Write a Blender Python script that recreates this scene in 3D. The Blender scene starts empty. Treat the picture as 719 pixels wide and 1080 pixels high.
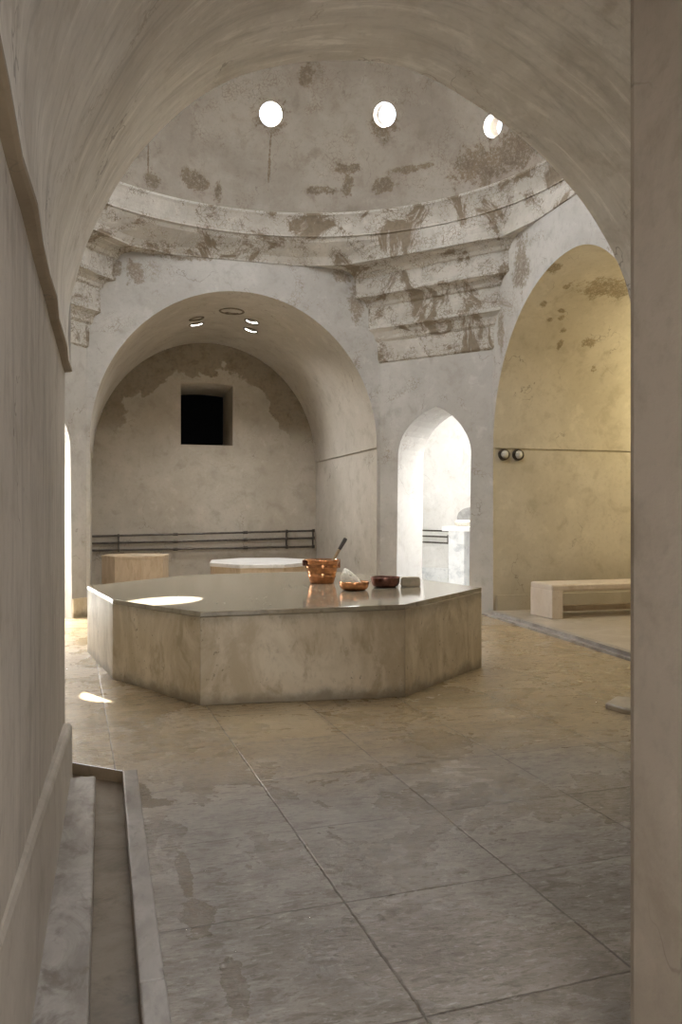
import bpy, bmesh, math, random
from math import sin, cos, pi, radians, hypot, atan2, sqrt
from mathutils import Vector, Matrix
random.seed(7)
C = bpy.context.scene.collection
scn = bpy.context.scene

# ---------------------------------------------------------------- node helper
class NT:
    def __init__(s, name):
        s.m = bpy.data.materials.new(name); s.m.use_nodes = True
        s.nt = s.m.node_tree; s.nt.nodes.clear()
        s.out = s.nt.nodes.new('ShaderNodeOutputMaterial')
        s.b = s.nt.nodes.new('ShaderNodeBsdfPrincipled')
        s.nt.links.new(s.b.outputs[0], s.out.inputs[0])
        s._pos = None
    def put(s, sock, v):
        if hasattr(v, 'is_output'): s.nt.links.new(v, sock)
        elif isinstance(v, (tuple, list)) and len(v) == 3 and sock.type == 'RGBA': sock.default_value = (*v, 1)
        else: sock.default_value = v
    def pos(s):
        if s._pos is None: s._pos = s.nt.nodes.new('ShaderNodeNewGeometry').outputs['Position']
        return s._pos
    def uv(s): return s.nt.nodes.new('ShaderNodeTexCoord').outputs['UV']
    def obj(s): return s.nt.nodes.new('ShaderNodeTexCoord').outputs['Object']
    def math(s, op, a, b=0.0, c=None, clamp=False):
        n = s.nt.nodes.new('ShaderNodeMath'); n.operation = op; n.use_clamp = clamp
        s.put(n.inputs[0], a); s.put(n.inputs[1], b)
        if c is not None: s.put(n.inputs[2], c)
        return n.outputs[0]
    def vmath(s, op, a, b=(0, 0, 0)):
        n = s.nt.nodes.new('ShaderNodeVectorMath'); n.operation = op
        s.put(n.inputs[0], a); s.put(n.inputs[1], b)
        return n.outputs['Value' if op in ('LENGTH', 'DISTANCE', 'DOT_PRODUCT') else 'Vector']
    def map(s, v, scale=(1, 1, 1), loc=(0, 0, 0), rot=(0, 0, 0)):
        n = s.nt.nodes.new('ShaderNodeMapping'); s.put(n.inputs[0], v)
        n.inputs[1].default_value = loc; n.inputs[2].default_value = rot; n.inputs[3].default_value = scale
        return n.outputs[0]
    def noise(s, v, scale, detail=4, rough=.55, dist=0.0, col=False):
        n = s.nt.nodes.new('ShaderNodeTexNoise'); s.put(n.inputs['Vector'], v)
        n.inputs['Scale'].default_value = scale; n.inputs['Detail'].default_value = detail
        n.inputs['Roughness'].default_value = rough; n.inputs['Distortion'].default_value = dist
        return n.outputs[1 if col else 0]
    def voro(s, v, scale, feature='F1'):
        n = s.nt.nodes.new('ShaderNodeTexVoronoi'); n.feature = feature
        s.put(n.inputs['Vector'], v); n.inputs['Scale'].default_value = scale
        return n.outputs['Distance']
    def ramp(s, v, lo, hi, a=0.0, b=1.0):
        n = s.nt.nodes.new('ShaderNodeMapRange'); n.interpolation_type = 'SMOOTHSTEP'
        s.put(n.inputs[0], v); n.inputs[1].default_value = lo; n.inputs[2].default_value = hi
        n.inputs[3].default_value = a; n.inputs[4].default_value = b
        return n.outputs[0]
    def mix(s, f, a, b, mode='MIX'):
        n = s.nt.nodes.new('ShaderNodeMix'); n.data_type = 'RGBA'; n.blend_type = mode
        s.put(n.inputs[0], f); s.put(n.inputs[6], a); s.put(n.inputs[7], b)
        return n.outputs[2]
    def bump(s, h, strength=.2, dist=.01, nrm=None):
        n = s.nt.nodes.new('ShaderNodeBump'); n.inputs['Strength'].default_value = strength
        n.inputs['Distance'].default_value = dist; s.put(n.inputs['Height'], h)
        if nrm is not None: s.put(n.inputs['Normal'], nrm)
        return n.outputs[0]
    def set(s, **k):
        for a, v in k.items(): s.put(s.b.inputs[a.replace('_', ' ')], v)
        return s.m
    def sep(s, v):
        n = s.nt.nodes.new('ShaderNodeSeparateXYZ'); s.put(n.inputs[0], v); return n.outputs
    def comb(s, x, y, z):
        n = s.nt.nodes.new('ShaderNodeCombineXYZ')
        for i, v in enumerate((x, y, z)): s.put(n.inputs[i], v)
        return n.outputs[0]
    def blobs(s, lst, wob=.5, freq=6.0, soft=.3):
        """union of wobbly stains: (centre, (rx, ry, rz))"""
        nz = s.math('MULTIPLY_ADD', s.math('SUBTRACT', s.noise(s.pos(), freq * 3.4, 8, .72), .5), .75, s.noise(s.pos(), freq, 6, .65))
        tot = None
        for c, r in lst:
            v = s.vmath('SUBTRACT', s.pos(), c)
            v = s.vmath('MULTIPLY', v, tuple(1 / x for x in r))
            d = s.math('MULTIPLY_ADD', s.math('SUBTRACT', nz, .5), wob * 4.2, s.vmath('LENGTH', v))
            m = s.ramp(d, 1.0, 1.0 - soft)
            tot = m if tot is None else s.math('MAXIMUM', tot, m)
        return tot

def plaster(name, c1, c2, stain, amt=.0, thr=.6, blobs=None, streak=False, vein=True, rough=.8, bump=.22, scale=1.0, wob=.5, dirt=None, rim=None):
    n = NT(name); p = n.pos()
    big = n.noise(p, .9 * scale, 5, .6, .4)
    mid = n.noise(p, 4.5 * scale, 6, .65, .3)
    fine = n.noise(p, 26, 5, .6)
    col = n.mix(n.ramp(big, .35, .66), c1, c2)
    dk = (c1[0] * .82, c1[1] * .80, c1[2] * .765); lt = tuple(min(1, x * 1.13) for x in c2)
    col = n.mix(n.ramp(mid, .50, .72, 0, .75), col, dk)
    col = n.mix(n.ramp(mid, .46, .30, 0, .5), col, lt)
    if streak:
        q = n.uv()
        st = n.noise(n.map(q, (5.5, .75, 1)), 2.2, 6, .65, .6)
        s2 = n.noise(n.map(q, (14, 1.2, 1)), 2.0, 4, .6, .3)
        col = n.mix(n.ramp(st, .5, .72, 0, .7), col, tuple(x * .72 for x in c1))
        col = n.mix(n.ramp(st, .47, .3, 0, .6), col, tuple(min(1, x * 1.22) for x in c2))
        col = n.mix(n.ramp(s2, .55, .75, 0, .35), col, tuple(x * .7 for x in c1))
    col = n.mix(n.ramp(fine, .5, .75, 0, .35), col, tuple(x * .78 for x in c1))
    h = n.math('ADD', n.math('MULTIPLY', mid, .6), n.math('MULTIPLY', fine, .35))
    if amt > 0:
        sn = n.noise(p, 1.7 * scale, 8, .68, .8)
        m = n.math('MULTIPLY', n.ramp(sn, thr, thr + .07), amt)
        edge = n.voro(n.vmath('ADD', p, n.vmath('MULTIPLY', n.noise(p, 9, 3, .6, 0, True), (.12, .12, .12))), 22, 'DISTANCE_TO_EDGE')
        halo = n.math('MULTIPLY', n.ramp(sn, thr - .09, thr), n.ramp(edge, .09, .02))
        m = n.math('MAXIMUM', m, n.math('MULTIPLY', halo, amt * .8))
        col = n.mix(m, col, n.mix(n.ramp(fine, .4, .7), stain, tuple(x * .72 for x in stain)))
        h = n.math('SUBTRACT', h, n.math('MULTIPLY', m, .5))
    if blobs:
        bl = n.blobs(blobs, wob, soft=.45)
        ce = n.voro(n.vmath('ADD', p, n.vmath('MULTIPLY', n.noise(p, 9, 3, .6, 0, True), (.12, .12, .12))), 30, 'DISTANCE_TO_EDGE')
        m = n.math('MULTIPLY', bl, n.ramp(n.math('MULTIPLY_ADD', n.ramp(ce, .10, .0), .5, n.math('ADD', n.math('MULTIPLY', bl, .5), n.noise(p, 30, 5, .7))), .85, 1.1, .25, .85))
        col = n.mix(m, col, n.mix(n.ramp(mid, .35, .65), stain, tuple(x * .75 for x in stain)))
        h = n.math('SUBTRACT', h, n.math('MULTIPLY', m, .4))
    if rim:       # damp stain following the vault line: (cx, cz, r0)
        x, y, z = n.sep(p)
        rr_ = n.vmath('LENGTH', n.comb(n.math('SUBTRACT', x, rim[0]), 0.0, n.math('MULTIPLY', n.math('SUBTRACT', z, rim[1]), .95)))
        rr_ = n.math('MULTIPLY_ADD', n.math('SUBTRACT', n.noise(p, 2.2, 7, .62), .5), 1.0, rr_)
        m = n.math('MULTIPLY', n.ramp(rr_, rim[2], rim[2] + .05), n.ramp(z, 2.2, 2.6))
        m = n.math('MULTIPLY', m, n.ramp(mid, .25, .6, .95, .6))
        col = n.mix(m, col, n.mix(n.ramp(fine, .4, .7), stain, tuple(q * .75 for q in stain)))
    if dirt:      # damp rising from the floor: (z, height, colour)
        z = n.sep(p)[2]
        m = n.ramp(n.math('MULTIPLY_ADD', n.math('SUBTRACT', n.noise(p, 2.5, 6, .65), .5), dirt[1] * 1.4, z), dirt[0] + dirt[1], dirt[0])
        col = n.mix(n.math('MULTIPLY', m, .75), col, dirt[2])
    if vein:
        e = n.voro(n.vmath('ADD', p, n.vmath('MULTIPLY', n.noise(p, 2.2, 4, .6, 0, True), (.9, .9, .9))), .9, 'DISTANCE_TO_EDGE')
        cr = n.math('MULTIPLY', n.ramp(e, .006, .001), n.ramp(n.noise(p, 1.3, 2), .5, .6))
        col = n.mix(n.math('MULTIPLY', cr, .55), col, (.16, .13, .10))
    n.set(Base_Color=col, Roughness=rough, Normal=n.bump(h, bump, .02))
    return n.m

STAIN = (.235, .185, .125)
M = {}
M['chamber'] = plaster('chamber plaster', (.385, .368, .343), (.475, .46, .435), STAIN, .7, .635,
    blobs=[((.36, 9.57, 3.88), (.16, .3, .15)), ((.15, 9.57, 3.9), (.07, .3, .13)), ((.9, 9.57, 4.12), (.42, .3, .08)), ((2.98, 9.57, 3.72), (.12, .3, .32)),
           ((2.8, 9.57, 4.02), (.16, .3, .1)), ((4.21, 7.75, 3.75), (.3, .22, .35)), ((4.21, 8.2, 3.2), (.2, .1, .3))])
M['corbel'] = plaster('corbel plaster', (.415, .39, .35), (.51, .485, .44), (.185, .14, .09), .9, .525, scale=1.5, bump=.45)
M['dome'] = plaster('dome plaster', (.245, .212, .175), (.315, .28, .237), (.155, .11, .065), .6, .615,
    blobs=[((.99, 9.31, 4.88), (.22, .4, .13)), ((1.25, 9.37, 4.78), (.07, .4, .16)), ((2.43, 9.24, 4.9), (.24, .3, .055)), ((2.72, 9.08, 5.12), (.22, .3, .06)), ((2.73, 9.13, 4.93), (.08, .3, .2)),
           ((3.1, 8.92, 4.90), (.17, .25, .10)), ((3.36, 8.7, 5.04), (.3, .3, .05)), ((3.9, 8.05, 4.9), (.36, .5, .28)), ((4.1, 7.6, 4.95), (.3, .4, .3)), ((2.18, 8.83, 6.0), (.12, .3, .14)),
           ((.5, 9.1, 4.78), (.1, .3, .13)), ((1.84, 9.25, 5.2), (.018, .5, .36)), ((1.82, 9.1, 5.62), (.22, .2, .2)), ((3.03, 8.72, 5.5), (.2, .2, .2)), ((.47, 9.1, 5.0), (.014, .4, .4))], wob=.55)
M['vault'] = plaster('streaked vault plaster', (.615, .575, .52), (.765, .735, .69), (.28, .205, .135), .5, .66, streak=True, bump=.3)
M['near'] = plaster('streaked wall plaster', (.42, .38, .335), (.52, .48, .43), (.30, .25, .19), .25, .7, streak=True, bump=.25)
M['pillar'] = plaster('pillar plaster', (.40, .345, .28), (.465, .405, .335), (.30, .23, .165), .2, .70, bump=.18)
M['ledge'] = plaster('shaded impost plaster', (.25, .19, .125), (.30, .235, .16), (.22, .16, .10), .3, .6)  # dark brown mixes brown dirt with the underside's shade, painted in
M['iwan'] = plaster('alcove plaster', (.43, .395, .34), (.51, .475, .42), (.28, .235, .17), .35, .67, dirt=(0, .3, (.36, .32, .26)))
n_l = [((.55, 12.63, 3.0), (.5, .5, .28)), ((.2, 12.63, 2.65), (.28, .5, .16)), ((1.3, 12.63, 3.48), (.95, .5, .24)), ((2.4, 12.63, 3.40), (.7, .5, .36)), ((2.85, 12.63, 2.9), (.25, .5, .42)), ((2.5, 12.63, 3.05), (.4, .4, .2)), ((3.1, 12.63, 2.4), (.06, .4, .3))]
M['lunette'] = plaster('lunette plaster', (.40, .355, .29), (.485, .44, .37), (.205, .16, .095), .35, .68, rim=(1.5, 1.95, 1.30))
r_l = [((4.43, 7.66, 3.33), (.05, .1, .04)), ((4.67, 7.71, 3.29), (.05, .06, .03)), ((4.71, 7.78, 3.24), (.05, .05, .04)), ((4.59, 7.8, 3.21), (.045, .05, .03)), ((4.8, 7.89, 3.13), (.05, .05, .035)), ((4.82, 7.99, 2.99), (.045, .08, .09)),
       ((5.2, 7.97, 3.03), (.11, .1, .07)), ((5.35, 8.15, 2.77), (.05, .08, .05)), ((4.55, 7.44, 3.46), (.05, .06, .03)), ((5.05, 7.4, 3.48), (.4, .3, .12)), ((4.25, 7.2, 3.56), (.1, .15, .05))]
M['iwan_r'] = plaster('lamp-tinted alcove plaster', (.50, .455, .36), (.59, .545, .45), (.28, .215, .125), .3, .68, blobs=r_l, wob=.5, dirt=(.0, .85, (.37, .32, .235)))  # plaster colour made yellower to carry the lamp's warm light
M['cell'] = plaster('cell plaster', (.66, .65, .63), (.74, .73, .71), (.5, .48, .45), .2, .68)

def marble(name, c1, c2, dark, rough=.35, bump=.1, speck=True, vs=2.0, coat=0.0, zdirt=None, coords='pos', grain=(1, 1, 1), dirtamt=.75):
    n = NT(name); p = n.pos() if coords == 'pos' else n.obj()
    q = n.map(p, grain)
    a = n.noise(q, vs, 7, .65, 1.2); f = n.noise(q, 30, 4, .6); md = n.noise(q, 7, 5, .65, .5)
    col = n.mix(n.ramp(a, .35, .68), c1, c2)
    col = n.mix(n.ramp(md, .50, .68, 0, .8), col, dark)
    col = n.mix(n.ramp(f, .55, .78, 0, .4), col, tuple(x * .7 for x in c1))
    h = n.math('ADD', n.math('MULTIPLY', md, .6), n.math('MULTIPLY', f, .4))
    if speck:
        s = n.ramp(n.noise(p, 34, 3, .55), .655, .70)
        s = n.math('MULTIPLY', s, n.ramp(n.noise(p, 3, 3), .45, .62))
        col = n.mix(n.math('MULTIPLY', s, .7), col, (.13, .10, .06))
    if zdirt:
        z = n.sep(p)[2]
        m = n.ramp(n.math('MULTIPLY_ADD', n.math('SUBTRACT', n.noise(p, 5, 6, .7), .5), zdirt[1] * 2, z), zdirt[0] + zdirt[1], zdirt[0])
        col = n.mix(n.math('MULTIPLY', m, dirtamt), col, zdirt[2])
        m = n.ramp(n.math('MULTIPLY_ADD', n.math('SUBTRACT', n.noise(p, 6, 6, .7), .5), .14, z), .45, .56)
        col = n.mix(n.math('MULTIPLY', m, .6), col, zdirt[2])
    n.set(Base_Color=col, Roughness=rough, Normal=n.bump(h, bump, .01))
    if coat: n.set(Coat_Weight=coat, Coat_Roughness=.06)
    return n.m

M['slab_side'] = marble('slab side marble', (.48, .395, .265), (.68, .60, .465), (.37, .29, .175), .42, .25, vs=2.6, zdirt=(0.0, .09, (.17, .135, .085)), grain=(1, 1, .6))
M['slab_top'] = marble('wet slab top marble', (.30, .26, .19), (.39, .345, .26), (.22, .18, .125), .09, .02, speck=False, vs=1.5, grain=(1, 3.5, 1))
M['bench'] = marble('pale bench marble', (.57, .485, .40), (.66, .585, .50), (.50, .41, .32), .4, .1, speck=False)
M['stool'] = marble('tan stool marble', (.50, .39, .27), (.60, .49, .36), (.43, .32, .21), .5, .15, speck=False, grain=(3, 3, .8))
M['plinth_top'] = marble('white marble', (.72, .71, .69), (.8, .79, .78), (.62, .61, .60), .3, .04, speck=False)  # on the low table its white stands for sunlight
M['white'] = marble('veined white marble', (.66, .67, .67), (.76, .77, .77), (.42, .44, .46), .4, .05, speck=False, vs=4)
M['headstone'] = marble('grey headstone', (.36, .355, .35), (.46, .455, .45), (.27, .265, .26), .5, .1, speck=False, vs=4)
M['curb'] = marble('curb marble', (.26, .235, .215), (.44, .415, .395), (.16, .135, .11), .36, .25, speck=False, vs=3, grain=(1.6, .9, 1))
M['drain'] = marble('drain stone', (.165, .13, .095), (.245, .20, .155), (.11, .085, .06), .3, .2, speck=False, vs=3)
M['drain_edge'] = marble('drain edge stone', (.22, .165, .105), (.28, .215, .145), (.15, .11, .07), .35, .2, speck=False, vs=3)

def floor_mat():
    n = NT('wet stone floor'); p = n.pos(); x, y, z = n.sep(p)
    pitch = .578
    u = n.math('MULTIPLY', n.math('ADD', n.math('MULTIPLY_ADD', n.math('SUBTRACT', y, 3.0), .036, x), -.662), 1 / pitch)
    v = n.math('MULTIPLY', n.math('ADD', n.math('MULTIPLY_ADD', n.math('SUBTRACT', x, .7), -.05, y), -2.325), 1 / pitch)
    wob = n.math('MULTIPLY', n.math('SUBTRACT', n.noise(p, 9, 4, .6), .5), .02)
    u2 = n.math('ADD', u, wob); v2 = n.math('ADD', v, wob)
    def line(t, w):
        fr = n.math('ABSOLUTE', n.math('SUBTRACT', n.math('FRACT', n.math('ADD', t, .5)), .5))
        return n.ramp(fr, w, w * .35)
    seam = n.math('MAXIMUM', line(u2, .0085), line(v2, .008))
    seam = n.math('MULTIPLY', seam, n.ramp(n.noise(p, 4.5, 3), .36, .5, .45, 1))
    cell = n.comb(n.math('FLOOR', u), n.math('FLOOR', v), 0.0)
    wn = n.nt.nodes.new('ShaderNodeTexWhiteNoise'); n.put(wn.inputs['Vector'], cell)
    rnd = wn.outputs['Value']; rc = wn.outputs['Color']
    q = n.vmath('ADD', p, n.vmath('MULTIPLY', rc, (7, 7, 7)))
    g = n.map(q, (1.0, 2.2, 1), rot=(0, 0, .5))
    a = n.noise(g, 2.0, 8, .66, 1.0); b = n.noise(g, 9, 7, .68, .8); f = n.noise(p, 60, 4, .6)
    # tan wet stone round the slab, greyer drier stone towards the corridor
    near = n.ramp(n.math('MULTIPLY_ADD', n.math('SUBTRACT', n.noise(p, 1.2, 5, .6), .5), 1.2, y), 2.9, 4.3)
    c_far = n.mix(n.ramp(a, .35, .66), (.30, .22, .118), (.435, .34, .21))
    c_near = n.mix(n.ramp(a, .35, .66), (.225, .197, .168), (.345, .315, .283))
    col = n.mix(near, c_near, c_far)
    col = n.mix(n.math('MULTIPLY', rnd, .42), col, n.mix(near, (.38, .352, .32), (.44, .345, .21)))
    col = n.mix(n.ramp(b, .50, .66, 0, .75), col, n.mix(near, (.14, .115, .09), (.16, .11, .058)))
    col = n.mix(n.ramp(b, .44, .28, 0, .45), col, n.mix(near, (.44, .412, .375), (.55, .46, .325)))
    cl = n.noise(n.map(q, (1, 2.6, 1), rot=(0, 0, .5)), 26, 6, .72, .6)
    col = n.mix(n.ramp(cl, .51, .64, 0, .8), col, n.mix(near, (.15, .125, .10), (.18, .125, .065)))
    col = n.mix(n.ramp(cl, .46, .33, 0, .7), col, n.mix(near, (.50, .475, .445), (.54, .45, .32)))
    # one lighter replaced tile in front of the slab
    pu = n.math('MULTIPLY', n.ramp(n.math('ABSOLUTE', n.math('SUBTRACT', x, .87)), .305, .295), n.ramp(n.math('ABSOLUTE', n.math('SUBTRACT', y, 4.39)), .31, .30))
    col = n.mix(n.math('MULTIPLY', pu, .65), col, n.mix(n.ramp(b, .4, .6), (.47, .375, .235), (.40, .31, .18)))
    # peeling lime film and puddle stains by the drain
    film = n.blobs([((.3, 4.3, 0), (.34, .45, .3)), ((.2, 3.9, 0), (.14, .4, .3)), ((.33, 3.75, 0), (.1, .2, .3)), ((-.25, 6.6, 0), (.3, .8, .3))], .75, 9)
    film = n.math('MULTIPLY', film, n.ramp(n.noise(n.map(p, (1, 2, 1)), 12, 4, .7, 1.2), .47, .52))
    col = n.mix(n.math('MULTIPLY', film, .5), col, (.46, .395, .30))
    pud = n.blobs([((.14, 3.46, 0), (.05, .16, .3)), ((.20, 3.33, 0), (.09, .05, .3)), ((.26, 2.36, 0), (.05, .13, .3)), ((.25, 2.66, 0), (.025, .2, .3)), ((.31, 2.0, 0), (.035, .14, .3))], .42, 9, .2)
    col = n.mix(n.math('MULTIPLY', pud, .5), col, (.13, .095, .055))
    glint = n.blobs([((1.38, 3.16, 0), (.035, .04, .2)), ((1.33, 3.05, 0), (.03, .05, .2)), ((1.55, 3.5, 0), (.05, .05, .2)), ((1.5, 3.3, 0), (.12, .22, .2))], .9, 16)
    glint = n.math('MULTIPLY', glint, n.ramp(b, .5, .58))
    col = n.mix(n.math('MULTIPLY', glint, .7), col, (.66, .62, .56))  # white specular glints painted into the floor colour
    col = n.mix(n.math('MULTIPLY', seam, .7), col, (.07, .055, .04))
    wet = n.ramp(n.noise(p, 1.6, 5, .62, .5), .38, .62)
    wet = n.math('MAXIMUM', wet, n.math('MULTIPLY', near, .55))
    wet = n.math('MAXIMUM', wet, pud)
    rg = n.math('MULTIPLY_ADD', wet, -.36, .50)
    rg = n.math('MULTIPLY_ADD', n.math('SUBTRACT', b, .5), .35, rg)
    h = n.math('ADD', n.math('MULTIPLY', b, .8), n.math('MULTIPLY', f, .25))
    h = n.math('MULTIPLY_ADD', cl, -.5, h)
    h = n.math('MULTIPLY_ADD', film, .5, h)
    h = n.math('MULTIPLY_ADD', seam, -1.2, h)
    n.set(Base_Color=col, Roughness=rg, Normal=n.bump(h, .5, .009))
    return n.m
M['floor'] = floor_mat()
M['alcove_floor'] = marble('pale alcove floor stone', (.36, .31, .245), (.47, .425, .36), (.29, .24, .175), .32, .2, speck=False, vs=1.3, grain=(1, 1.6, 1))

def simple(name, col, rough=.5, metal=0.0, var=.25, scale=18, bump=.08):
    n = NT(name); p = n.obj()
    a = n.noise(p, scale, 5, .6)
    c = n.mix(n.ramp(a, .35, .7), tuple(x * (1 - var) for x in col), tuple(min(1, x * (1 + var * .6)) for x in col))
    n.set(Base_Color=c, Roughness=rough, Metallic=metal, Normal=n.bump(a, bump, .003))
    return n.m
M['copper'] = simple('hammered copper', (.66, .31, .15), .2, 1.0, .35, 22, .08)
M['copper_dark'] = simple('tarnished copper', (.20, .095, .075), .28, 1.0, .4, 30, .2)
M['copper_inner'] = simple('copper inside', (.62, .33, .20), .35, 1.0, .3, 40, .2)
M['pipe'] = simple('dark patinated metal', (.10, .085, .07), .42, .7, .4, 14)
M['wood'] = simple('pale handle wood', (.45, .34, .21), .55, 0, .3, 25)
M['wood_dark'] = simple('dark handle grip', (.07, .06, .055), .5, 0, .3, 25)
M['loofah'] = simple('off white loofah', (.88, .85, .74), .95, 0, .15, 55, .3)
M['soap'] = simple('beige soap', (.52, .45, .335), .65, 0, .2, 14, .3)
M['towel'] = simple('white towel', (.80, .76, .68), .95, 0, .15, 60, .5)
M['glass_lens'] = simple('ribbed lamp glass', (.55, .54, .50), .15, 0, .2, 60, .4)
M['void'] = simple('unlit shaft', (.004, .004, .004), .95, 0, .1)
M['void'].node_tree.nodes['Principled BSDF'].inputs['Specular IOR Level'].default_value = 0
M['render'] = simple('outer render', (.5, .48, .45), .9)

# ---------------------------------------------------------------- mesh helpers
def link(name, me, mat, parent=None, kind=None, loc=None):
    o = bpy.data.objects.new(name, me); C.objects.link(o)
    if mat is not None and not me.materials: me.materials.append(mat)
    if parent is not None: o.parent = parent
    if kind: o['kind'] = kind
    if loc is not None: o.location = loc
    return o
def mesh(name, vs, fs, mat, parent=None, kind=None, smooth=False, uvs=None, fix=True):
    me = bpy.data.meshes.new(name); me.from_pydata([tuple(v) for v in vs], [], fs)
    if uvs:
        l = me.uv_layers.new(name='UVMap')
        for lp in me.loops: l.data[lp.index].uv = uvs[lp.vertex_index]
    if smooth:
        for p in me.polygons: p.use_smooth = True
    me.update()
    return link(name, me, mat, parent, kind)
def frombm(name, bm, mat, parent=None, kind=None, smooth=False, loc=None, bevel=0, seg=2):
    if bevel: bmesh.ops.bevel(bm, geom=list(bm.edges), offset=bevel, segments=seg, affect='EDGES', profile=.5)
    bmesh.ops.recalc_face_normals(bm, faces=bm.faces)
    me = bpy.data.meshes.new(name); bm.to_mesh(me); bm.free()
    if smooth:
        for p in me.polygons: p.use_smooth = True
    return link(name, me, mat, parent, kind, loc)
def boxbm(bm, lo, hi):
    v = [bm.verts.new((x, y, z)) for z in (lo[2], hi[2]) for y in (lo[1], hi[1]) for x in (lo[0], hi[0])]
    for f in ((0, 2, 3, 1), (4, 5, 7, 6), (0, 1, 5, 4), (2, 6, 7, 3), (0, 4, 6, 2), (1, 3, 7, 5)): bm.faces.new([v[i] for i in f])
def box(name, lo, hi, mat, parent=None, kind=None, bevel=0.0, seg=2):
    bm = bmesh.new(); boxbm(bm, lo, hi)
    return frombm(name, bm, mat, parent, kind, bevel=bevel, seg=seg)
def prism(bm, poly, z0, z1):
    """poly: list of xy ; z0/z1 numbers or functions of (x,y)"""
    f0 = z0 if callable(z0) else (lambda x, y: z0); f1 = z1 if callable(z1) else (lambda x, y: z1)
    a = [bm.verts.new((x, y, f0(x, y))) for x, y in poly]; b = [bm.verts.new((x, y, f1(x, y))) for x, y in poly]
    bm.faces.new(a[::-1]); bm.faces.new(b); k = len(poly)
    for i in range(k): bm.faces.new((a[i], a[(i + 1) % k], b[(i + 1) % k], b[i]))
def lathe(bm, prof, n=40, c=(0, 0, 0), close=False):
    rings = []
    for r, z in prof:
        if r < 1e-6: rings.append([bm.verts.new((c[0], c[1], c[2] + z))])
        else: rings.append([bm.verts.new((c[0] + r * cos(2 * pi * i / n), c[1] + r * sin(2 * pi * i / n), c[2] + z)) for i in range(n)])
    for a, b in zip(rings, rings[1:]):
        for i in range(n):
            j = (i + 1) % n
            if len(a) == 1 and len(b) > 1: bm.faces.new((a[0], b[i], b[j]))
            elif len(b) == 1 and len(a) > 1: bm.faces.new((a[i], b[0], a[j]))
            elif len(a) > 1: bm.faces.new((a[i], a[j], b[j], b[i]))
def tube(bm, p, q, r, n=12, r2=None, caps=True):
    p = Vector(p); q = Vector(q); d = (q - p).normalized(); r2 = r if r2 is None else r2
    s = d.orthogonal().normalized(); t = d.cross(s)
    A = [bm.verts.new(p + s * (r * cos(2 * pi * i / n)) + t * (r * sin(2 * pi * i / n))) for i in range(n)]
    B = [bm.verts.new(q + s * (r2 * cos(2 * pi * i / n)) + t * (r2 * sin(2 * pi * i / n))) for i in range(n)]
    for i in range(n): bm.faces.new((A[i], A[(i + 1) % n], B[(i + 1) % n], B[i]))
    if caps: bm.faces.new(A[::-1]); bm.faces.new(B)
def thing(name, label, cat, loc, rz=0.0, group=None):
    o = bpy.data.objects.new(name, None); C.objects.link(o); o.empty_display_size = .1
    o.location = loc; o.rotation_euler = (0, 0, rz); o['label'] = label; o['category'] = cat
    if group: o['group'] = group
    return o

# a wall lying in a vertical plane, with an opening cut to an outline
def arch_wall(name, P, u, outline, u0, u1, z0, z1, mat, back=0.0, nrm=None, kind='structure', jag=0):
    P = Vector((*P, 0)) if len(P) == 2 else Vector(P); u = Vector((*u, 0))
    vs, fs = [], []
    def add(a, z, off=0.0):
        v = P + u * a + Vector((0, 0, z))
        if off: v = v + Vector((*nrm, 0)) * off
        vs.append(v); return len(vs) - 1
    def quad(p): fs.append([add(*q) for q in p])
    ul, ur = outline[0][0], outline[-1][0]
    ul2, ur2 = outline[1][0], outline[-2][0]
    quad([(u0, z0), (ul, z0), (ul, z1), (u0, z1)]) if ul - u0 > 1e-4 else None
    quad([(ur, z0), (u1, z0), (u1, z1), (ur, z1)]) if u1 - ur > 1e-4 else None
    um = max(q[0] for q in outline)
    if um > ur + 1e-4: fs.pop(); quad([(um, z0), (u1, z0), (u1, z1), (um, z1)])
    for (a, za), (b, zb) in zip(outline, outline[1:]):
        if b > a + 1e-5: quad([(a, za), (b, zb), (b, z1), (a, z1)])
        elif a > b + 1e-5 and a > (ul + ur) / 2: quad([(a, za), (um, za), (um, zb), (b, zb)])
    if back:
        for (a, za), (b, zb) in zip(outline, outline[1:]):
            fs.append([add(a, za), add(b, zb), add(b, zb, back), add(a, za, back)])
    return mesh(name, vs, fs, mat, kind=kind)
def sweep(name, pts, d, depth, mat, uvs=True, smooth=True, segs=8, solid=.08):
    """pts: 3-D outline, swept along d by depth"""
    d = Vector(d); vs, fs, uv = [], [], []
    al = [0]
    for a, b in zip(pts, pts[1:]): al.append(al[-1] + (Vector(b) - Vector(a)).length)
    for k in range(segs + 1):
        for p, l in zip(pts, al):
            vs.append(Vector(p) + d * (depth * k / segs)); uv.append((depth * k / segs, l))
    n = len(pts)
    for k in range(segs):
        for i in range(n - 1): fs.append((k * n + i, k * n + i + 1, (k + 1) * n + i + 1, (k + 1) * n + i))
    return mesh(name, vs, fs, mat, kind='structure', smooth=smooth, uvs=uv)
def semi(c, S, r, k, n=40): return [(c - r * cos(pi * i / n), S + k * r * sin(pi * i / n)) for i in range(n + 1)]

def semi2(c, S, r, k, rn, n=40): return [(c - (rn if i < n / 2 else r) * cos(pi * i / n), S + k * r * sin(pi * i / n)) for i in range(n + 1)]
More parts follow.
